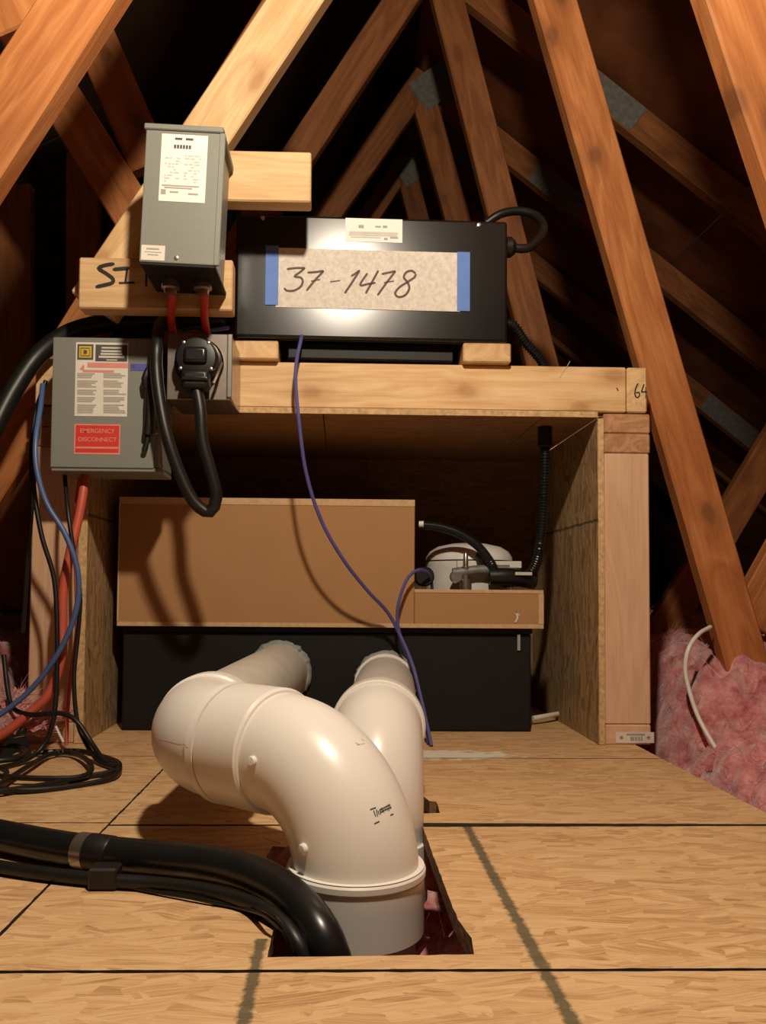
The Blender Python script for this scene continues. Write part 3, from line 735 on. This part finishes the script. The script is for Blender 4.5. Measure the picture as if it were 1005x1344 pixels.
for a, b in (((qx0, QY-.0012, zt1-.014), (qm, 2.05, zt1)), ((qm, QY-.0012, zt2-.007), (qx1, QY+.0128, zt2)),
             ((qx0, QY-.0016, zc-.0002), (qx1, QY-.0002, zc+.0085)), ((qx1-.010, QY-.0012, zc+.009), (qx1+.0006, QY-.0002, zt2-.0075)),
             ((qx0-.0004, QY-.0010, zc+.009), (qx0+.003, QY-.0002, zt1-.0145))):
    obj('edge_strip', box(a, b, .0004), M_CARDE, cc)
strokes('torn_spot', [[P(676, 817, QY-.0018), P(679, 810, QY-.0018), P(676, 803, QY-.0018)], [P(676, 803, QY-.0018), P(682, 808, QY-.0018)]], .0035, M_LABEL2, cc)
# pump in the tray
PY = 1.86
pc_ = P(622, 760, PY); pr = (P(668, 740, PY).x-P(563, 740, PY).x)/2*1.08
pz0 = zc+.0085
pm = thing('circulation_pump', 'white pump canister with black hoses behind the cardboard tray rim', 'pump', (pc_.x, PY, pz0))
zs1 = P(600, 737, PY).z; zs2 = P(600, 713, PY).z
Mp = Matrix.Translation((pc_.x-.012, PY, 0))
obj('canister', lathe([(pr*.96, pz0), (pr, pz0+.02), (pr, zs1-.0015)], Mp, 44), M_WHITE, pm)
obj('seam', lathe([(pr*.975, zs1-.0015), (pr*.975, zs1+.0015)], Mp, 44), M_RUB, pm)
obj('lid', lathe([(pr*.995, zs1+.0015), (pr*.98, zs1+.010), (pr*.90, zs1+.022), (pr*.72, zs1+.033), (pr*.4, zs1+.040), (pr*.08, zs1+.0415)], Mp, 44), M_WHITE, pm)
vy = PY-pr-.018
c = P(611, 760, vy)
obj('valve_stem', lathe([(.013, pz0), (.013, c.z-.004), (.008, c.z), (.008, c.z+.018), (.0105, c.z+.019), (.0105, c.z+.026), (.006, c.z+.028), (.005, c.z+.052), (.003, c.z+.056)], Matrix.Translation((c.x, vy, 0)), 14), M_STEEL, pm)
obj('manifold', tube([P(594, 752, vy), P(630, 748, vy), P(668, 748, vy)], .0105, 14), M_GALV, pm)
obj('manifold_plate', box(P(600, 745, vy+.012), P(682, 737, vy+.03), .001), M_WHITE, pm)
obj('valve_wheel', lathe([(.012, 0), (.016, .004), (.016, .010), (.009, .013)], Matrix.Translation(P(633, 731, vy+.01)) @ front(), 12), M_RUB, pm)
obj('valve_cap', lathe([(.005, 0), (.005, .006), (.002, .008)], Matrix.Translation(P(636, 731, vy-.004)) @ front(), 10), M_BRIGHT, pm)
obj('knob', lathe([(.012, 0), (.014, .004), (.012, .010)], Matrix.Translation(P(598, 757, vy)) @ front(), 14), M_BRIGHT, pm)
obj('hose_fitting', tube([P(642, 757, vy-.012), P(668, 757, vy-.012), P(700, 762, vy+.004)], .0185, 16), M_RUB, pm)
obj('inlet_cap', lathe([(.0195, 0), (.021, .006), (.021, .030), (.018, .034)], Matrix.Translation(P(555, 757, vy+.004)) @ front(), 22), M_RUB, pm)
hp = [P(552, 689, vy-.005), P(578, 692, vy-.005), P(604, 701, vy-.008), P(627, 717, vy-.012), P(643, 737, vy-.014), P(650, 752, vy-.014)]
obj('hose', corr_tube(hp, .0098, .0008, .004), M_RUBS, pm)
tag(obj('hose_tip', tube([P(556, 688, vy-.014), P(550, 688, vy-.012)], .0068, 12), M_WHITE, pm), 'white plastic hose end')
tag(obj('printed_band', box(P(676, 755, vy-.0320), P(698, 751, vy-.0300), .0005), M_PRINTL, pm), 'pale printed band')
# white cable stub lying behind the tank corner
top_thing(obj('cable', tube([P(699, 943, 1.80), P(716, 940, 1.82), P(733, 937, 1.86)], .0055, 10), M_WHC), 'white cable end on the floor beside the black tank corner', 'cable')

# ================================================================== WHITE DRAIN PIPES
def arc(p, d0, d1, rad, n=18):
    """points of a bend that starts at p heading d0 and leaves heading d1"""
    d0, d1 = V(d0).normalized(), V(d1).normalized()
    ang = d0.angle(d1); ax = d0.cross(d1).normalized()
    c = p + ax.cross(d0).normalized()*rad
    return [c + Matrix.Rotation(ang*k/n, 3, ax) @ (p-c) for k in range(n+1)]
def fit(path, r0, hubs):
    """path with a radius that steps up over the hubs: (start fraction of length, end, radius)"""
    L = [0.0]
    for a, b in zip(path, path[1:]): L.append(L[-1]+(b-a).length)
    tot = L[-1]
    def at(s):
        s = max(0, min(tot, s))
        for i in range(len(L)-1):
            if s <= L[i+1]: return path[i]+(path[i+1]-path[i])*((s-L[i])/max(1e-9, L[i+1]-L[i]))
        return path[-1]
    keys = {}
    for s in L: keys[s] = None
    for a, b, r in hubs:
        for s in (a, a+.0004, a+.0030, b-.0030, b-.0004, b): keys[max(0, min(tot, s))] = None
    P_, R_ = [], []
    for s in sorted(keys):
        r = r0
        for a, b, rr_ in hubs:
            if a+.0003 <= s <= b-.0003:
                r = rr_ if (a+.0028 <= s <= b-.0028) else rr_-.0022
                if s < .0032 and a <= 0: r = rr_-.0010
        P_.append(at(s)); R_.append(r)
    return P_, R_
def pipe_obj(name, path, r0, hubs, mat, parent, seg=56):
    p, r = fit(path, r0, hubs); bm = bmesh.new(); add_sweep(bm, p, r, seg); return obj(name, bm, mat, parent, ang=0.5)
PR, HR = .0575, .0655
# --- run A: hole -> big elbow -> left elbow -> back to the tank
A0 = V((.0185, .803, 0)); dA = V((-.76, .65, 0)).normalized(); dB = V((.055, .998, 0)).normalized()
ZP = .122
ra = thing('drain_pipe', 'big white plastic pipe whose double elbow dives into the hole in front', 'pipe', A0, 'white drain pipes')
RA = .103
start = V((A0.x, A0.y, ZP-RA))
bend = arc(start, (0, 0, 1), dA, RA, 26)
e1 = bend[-1]
path1 = [start+V((0, 0, -.010))] + bend + [e1+dA*.020, e1+dA*.062]
L1_ = sum((b-a).length for a, b in zip(path1, path1[1:]))
elb = pipe_obj('elbow', path1, .0605, [(L1_-.063, L1_+.01, HR)], M_PVC, ra)
pipe_obj('hub', [V((A0.x, A0.y, -.032)), V((A0.x, A0.y, -.01)), V((A0.x, A0.y, .029))], HR, [(0.050, .061, HR+.0014)], M_PVC, ra)
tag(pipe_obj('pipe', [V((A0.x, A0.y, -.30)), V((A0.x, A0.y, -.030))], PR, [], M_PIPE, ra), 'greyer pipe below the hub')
j1 = e1+dA*.0645
turn = dA.angle(dB); RB = .118
path2 = [j1, j1+dA*.009] + [j1+dA*.011 + (q-j1) for q in arc(j1, dA, dB, RB, 18)]
e2 = path2[-1]; path2 += [e2+dB*.012, e2+dB*.028]
L2_ = sum((b-a).length for a, b in zip(path2, path2[1:]))
el2 = pipe_obj('elbow', path2, .0625, [(0, .0125, HR+.001), (L2_-.028, L2_+.01, HR)], M_PVC, ra)
e3 = e2+dB*.026
tE = (KY-.004-e3.y)/dB.y
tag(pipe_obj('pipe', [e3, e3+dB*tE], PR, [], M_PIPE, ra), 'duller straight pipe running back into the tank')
def sealant(c, parent, seed):
    bm = bmesh.new(); seg, k = 64, 10; rings = []
    for i in range(seg):
        a = i*2*math.pi/seg; d = V((math.cos(a), 0, math.sin(a)))
        rw = .0055*(1+.8*noise.noise(V((math.cos(a)*9, math.sin(a)*9, seed))))+.0015
        rr_ = PR+.001
        rings.append([bm.verts.new(c + d*(rr_+rw*math.cos(b*2*math.pi/k)+.002*noise.noise(V((a*9, b, seed)))) + V((0, rw*1.2*math.sin(b*2*math.pi/k), 0))) for b in range(k)])
    for i in range(seg):
        for b in range(k):
            bm.faces.new((rings[i][b], rings[i][(b+1) % k], rings[(i+1) % seg][(b+1) % k], rings[(i+1) % seg][b]))
    return tag(obj('sealant', bm, M_SEAL, parent), 'ragged clear sealant bead')
pe = e3+dB*tE
sealant(V((pe.x, KY-.008, pe.z)), ra, 1.0)
# --- run B: hole -> elbow -> straight back to the tank
B0 = V((.048, 1.045, 0)); dC = V((.075, .997, 0)).normalized(); ZB = .102
rb = thing('drain_pipe', 'straighter white plastic pipe behind the double elbow, bending once into the hole', 'pipe', B0, 'white drain pipes')
RBB = .100
sb = V((B0.x, B0.y, ZB-RBB)); bb = arc(sb, (0, 0, 1), dC, RBB, 24); f1 = bb[-1]
pth = [sb+V((0, 0, -.040))]+bb+[f1+dC*.014, f1+dC*.030]
L3 = sum((b-a).length for a, b in zip(pth, pth[1:]))
pipe_obj('elbow', pth, .0605, [(L3-.034, L3+.01, HR)], M_PVC, rb)
pipe_obj('hub', [V((B0.x, B0.y, -.09)), V((B0.x, B0.y, -.020))], HR, [], M_PVC, rb)
f2 = f1+dC*.029; tE = (KY-.004-f2.y)/dC.y
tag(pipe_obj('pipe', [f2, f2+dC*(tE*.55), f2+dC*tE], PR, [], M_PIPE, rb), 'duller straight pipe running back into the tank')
cq = f2+dC*(tE-.060)
pipe_obj('collar', [cq, cq+dC*.045], PR+.003, [(0, .006, PR+.0055)], M_PVC, rb)
pe = f2+dC*tE
sealant(V((pe.x, KY-.008, pe.z)), rb, 4.0)
# moulding nubs, seam and print on the elbows, set where the surface really is
def surf(o):
    me = o.data; bm = bmesh.new(); bm.from_mesh(me); bm.transform(W[o]); t = BVHTree.FromBMesh(bm); bm.free(); return t
tA, tA2 = surf(elb), surf(el2)
def hit(tree, px, py):
    d = ray(px, py).normalized(); h = tree.ray_cast(V((0, 0, CAM_Z)), d); return h[0], h[1]
for x, y in ((332, 999), (399, 1114)):
    p, n = hit(tA, x, y)
    if p is None: continue
    M = Matrix.Translation(p) @ n.to_track_quat('Z', 'Y').to_matrix().to_4x4()
    obj('nub', lathe([(.0052, -.002), (.0052, .0022), (.004, .0036), (.0015, .0038)], M, 16), M_PVC, elb)
def surf_strokes(name, tree, segs, wid, mat, parent):
    bm = bmesh.new()
    for s in segs:
        q = []
        nn = V()
        for x, y in s:
            p, n = hit(tree, x, y)
            if p is None: continue
            q.append(p); nn += n
        if len(q) > 1: ribbon(bm, q, wid, nn.normalized(), .0005)
    me = bpy.data.meshes.new(name); bm.to_mesh(me); bm.free(); me.materials.append(mat)
    return link(bpy.data.objects.new(name, me), parent)
def c5(x, y): return (470+x*.06965, 1040+y*.06965)
segs = [[c5(220, 325), c5(330, 285)], [c5(285, 340), c5(325, 450)]]
for i in range(9):
    x = 345+i*31; y = 395-i*15
    segs.append([c5(x-6, y-75+(i*37 % 50)), c5(x+14, y+55-(i*23 % 40))])
segs += [[c5(300, 590), c5(395, 545)], [c5(600, 430), c5(655, 405)], [c5(400, 330), c5(600, 230)], [c5(420, 370), c5(620, 280)]]
surf_strokes('printed_mark', tA, segs, .0017, M_PRINTD, elb)
surf_strokes('moulded_mark', tA, [[(466, 975), (471, 977)], [(474, 970), (478, 973)], [(468, 978), (478, 976)]], .0010, M_EDGE, elb)
surf_strokes('mould_seam', tA2, [[(200+i*4, 963+i*1.35) for i in range(13)]], .0010, M_PVC, el2)

# ================================================================== HOSES AND CABLES
def cable(name, pts, r, mat, label, group=None, seg=12, cat='cable'):
    o = obj(name, tube(pts, r, seg), mat); return tag(o, label, cat, group)
# thick hose on the floor, diving into the hole
hose = thing('black_hose', 'thick black hose with a steel clamp diving into the hole by the pipe', 'hose', G(110, 1118, .0175))
hpts = [G(-160, 1062, .018), G(-60, 1084, .0178), G(0, 1097, .0178), G(60, 1109, .0178), G(112, 1117, .018), G(180, 1124, .019), G(255, 1131, .021), G(320, 1143, .024), P(368, 1166, .765), P(404, 1200, .725), P(427, 1238, .702), P(440, 1285, .700), P(446, 1360, .70)]
obj('hose_wall', tube(hpts, .0172, 20), M_RUBS, hose)
cs = spline(hpts, .004)
k = min(range(len(cs)), key=lambda i: (cs[i]-G(114, 1116, .018)).length)
dcl = (cs[k+1]-cs[k-1]).normalized(); Mcl = Matrix.Translation(cs[k]) @ dcl.to_track_quat('Z', 'Y').to_matrix().to_4x4()
obj('clamp', lathe([(.0176, -.007), (.0186, -.0068), (.0186, .0068), (.0176, .007)], Mcl, 28), M_STEEL, hose)
obj('sleeve', lathe([(.0178, .0075), (.0188, .008), (.0184, .032), (.0174, .034)], Mcl, 28), M_RUB, hose)
h2 = thing('thin_black_hose', 'thinner black hose lying on the floor in front of the thick one', 'hose', G(140, 1152, .007))
h2p = [G(-120, 1112, .0075), G(-50, 1128, .0075), G(0, 1138, .0075), G(60, 1147, .0075), G(135, 1155, .0075), G(205, 1160, .0075), G(270, 1169, .009), P(325, 1184, .758), P(365, 1206, .722), P(393, 1242, .696), P(410, 1290, .694)]
obj('hose_wall', tube(h2p, .0068, 14), M_RUB, h2)
q = G(138, 1152, .0095)
obj('clip', box(q+V((-.014, -.011, -.0092)), q+V((.014, .011, .012)), .002), M_RUB, h2)
for i, dy in enumerate((0, 6)):
    cable('black_wire', [G(148, 1156+dy*.6, .003), G(200, 1164+dy, .003), G(265, 1175+dy, .004), G(318, 1186+dy, .004), P(352, 1197+dy, .705), P(372, 1216+dy, .692), P(384, 1250+dy, .690)], .0019, M_RUB, ('thin black wire running beside the floor hoses, farther of two', 'thin black wire running beside the floor hoses, nearer of two')[i], 'wires beside the floor hoses', 8)
cable('blue_wire', [G(-60, 1128, .003), G(-20, 1140, .003), G(14, 1146, .003), G(40, 1151, .003)], .003, M_BLUC, 'short blue wire just showing under the floor hoses at the picture edge', None, 8)
# conduit arching over the disconnect box
cable('arched_cable', [P(-60, 690, 1.44), P(-30, 612, 1.46), P(0, 545, 1.49), P(22, 505, 1.51), P(46, 471, 1.53), P(75, 446, 1.54), P(108, 431, 1.543), P(150, 424, 1.54), P(205, 421, 1.535), P(255, 420, 1.53), P(296, 420, 1.53)], .0175, M_RUB, 'thick black cable arching over the grey disconnect box', None, 18)
cable('blue_wire', [P(240, 433, 1.52), P(258, 430, 1.51), P(275, 434, 1.50), P(300, 430, 1.515)], .004, M_BLUC, 'short blue wire above the steel outlet box')
# violet-blue control wire and its loop
cable('control_wire', [P(397, 436, 1.60), P(395, 445, 1.53), P(389, 475, 1.52), P(388, 505, 1.515), P(393, 560, 1.51), P(402, 622, 1.52), P(421, 682, 1.54), P(450, 734, 1.57), P(482, 775, 1.61), P(508, 803, 1.645), P(524, 832, 1.655), P(541, 872, 1.62), P(552, 915, 1.59), P(560, 950, 1.57), P(566, 979, 1.545)], .0036, M_PURC, 'violet-blue wire hanging from the black box past the cardboard to the floor', 'violet-blue control wires', 10)
cable('control_wire', [P(567, 778, 1.735), P(566, 762, 1.72), P(560, 751, 1.69), P(549, 748, 1.665), P(536, 757, 1.655), P(526, 780, 1.65), P(521, 808, 1.652), P(526, 838, 1.655), P(538, 872, 1.645), P(548, 905, 1.63), P(556, 940, 1.60), P(563, 976, 1.56)], .0034, M_PURC, 'violet-blue wire looping over the cardboard tray rim to the floor', 'violet-blue control wires', 10)
# left: blue, red and black leads
yb = 1.43
cable('blue_cable', [P(56, 505, 1.50), P(53, 535, 1.47), P(47, 575, 1.44), P(48, 615, 1.43), P(61, 660, yb), P(86, 702, yb), P(102, 750, yb), P(100, 800, yb), P(80, 851, yb), P(45, 900, yb), P(0, 938, 1.42), P(-50, 965, 1.40)], .0048, M_BLUC, 'blue cable bowing in front of the left post')
cable('blue_cable', [P(60, 500, 1.52), P(46, 545, 1.50), P(41, 600, 1.49), P(42, 660, 1.5), P(36, 740, 1.52), P(30, 830, 1.54)], .0040, M_RUB, 'dark cable hanging left of the grey disconnect box')
cable('red_cable', [P(113, 612, 1.52), P(110, 640, 1.50), P(103, 680, 1.49), P(92, 725, 1.48), P(83, 775, 1.475), P(82, 825, 1.47), P(79, 870, 1.46), P(63, 912, 1.45), P(34, 940, 1.44), P(0, 966, 1.43), P(-50, 990, 1.41)], .0082, M_ORC, 'thick orange-red cable in front of the left post')
cable('red_cable', [P(107, 614, 1.54), P(100, 665, 1.53), P(99, 740, 1.52), P(101, 820, 1.51), P(94, 880, 1.50), P(89, 930, 1.49), P(87, 978, 1.475)], .0034, M_ORC, 'thin red cord dropping straight down the left post')
cable('black_cable', [P(84, 612, 1.53), P(89, 670, 1.47), P(97, 725, 1.46), P(105, 780, 1.45), P(102, 835, 1.45), P(97, 890, 1.44), P(101, 944, 1.43), P(112, 974, 1.42), G(130, 1000, .006), G(152, 1008, .006)], .0038, M_RUB, 'black cord down the left post ending at the coil tip', 'black cords on the left')
cable('black_cable', [P(50, 560, 1.49), P(44, 630, 1.46), P(54, 700, 1.45), P(71, 760, 1.45), P(75, 830, 1.44), P(74, 900, 1.43), P(69, 950, 1.42), P(54, 982, 1.41), G(28, 1000, .006), G(-20, 1012, .006)], .0042, M_RUB, 'black cord hanging beside the orange-red cable into the coil', 'black cords on the left')
cable('black_cable', [P(5, 860, 1.50), P(10, 905, 1.47), P(18, 930, 1.45), P(42, 938, 1.43), P(78, 936, 1.42), P(100, 946, 1.41), P(120, 975, 1.40), G(138, 1000, .008), G(155, 1006, .008)], .0042, M_RUB, 'black cord crossing sideways over the pink wool at the left post', 'black cords on the left')
cable('cable_end', [P(73, 953, 1.42), P(78, 964, 1.42), P(83, 974, 1.42)], .0022, M_WHC, 'tiny white cord tip above the coiled cables', None, 8)
def gp(l, z): return [G(x, y, z+.002*math.sin(i*1.7)) for i, (x, y) in enumerate(l)]
coil = thing('cable_coil', 'loops of black cable coiled on the floor before the left post', 'cable', G(60, 1010))
for l, z in (([(-60, 1048), (0, 1039), (60, 1030), (110, 1020), (150, 1012), (156, 1002), (138, 994), (108, 986), (75, 986), (35, 990), (0, 998), (-60, 1008)], .006),
             ([(-60, 1014), (0, 1019), (60, 1022), (105, 1020), (120, 1010), (112, 996), (92, 988), (66, 990), (40, 1004), (18, 1018), (0, 1031), (-50, 1050)], .010),
             ([(-60, 1000), (0, 1008), (8, 1016), (2, 1028), (-50, 1040)], .013),
             ([(-60, 975), (0, 978), (25, 980), (38, 988), (20, 996), (-20, 1000), (-60, 1002)], .011),
             ([(-50, 1030), (0, 1036), (50, 1037), (110, 1030), (148, 1020), (157, 1008), (148, 1001), (132, 998)], .005)):
    obj('loop', tube(gp(l, z), .0043, 10), M_RUB, coil)
# white cable by the right web
cable('white_cable', [P(932, 823, 1.655), P(917, 832, 1.62), P(904, 850, 1.60), P(899, 876, 1.60), P(904, 905, 1.59), P(917, 943, 1.57), P(940, 984, 1.53), P(948, 996, 1.52)], .0043, M_WHC, 'white cable curving from behind the orange web into the pink wool')

# the black box stands a touch askew on its rails
cb.matrix_basis = cb.matrix_basis @ Matrix.Rotation(R(1.3), 4, 'Z')
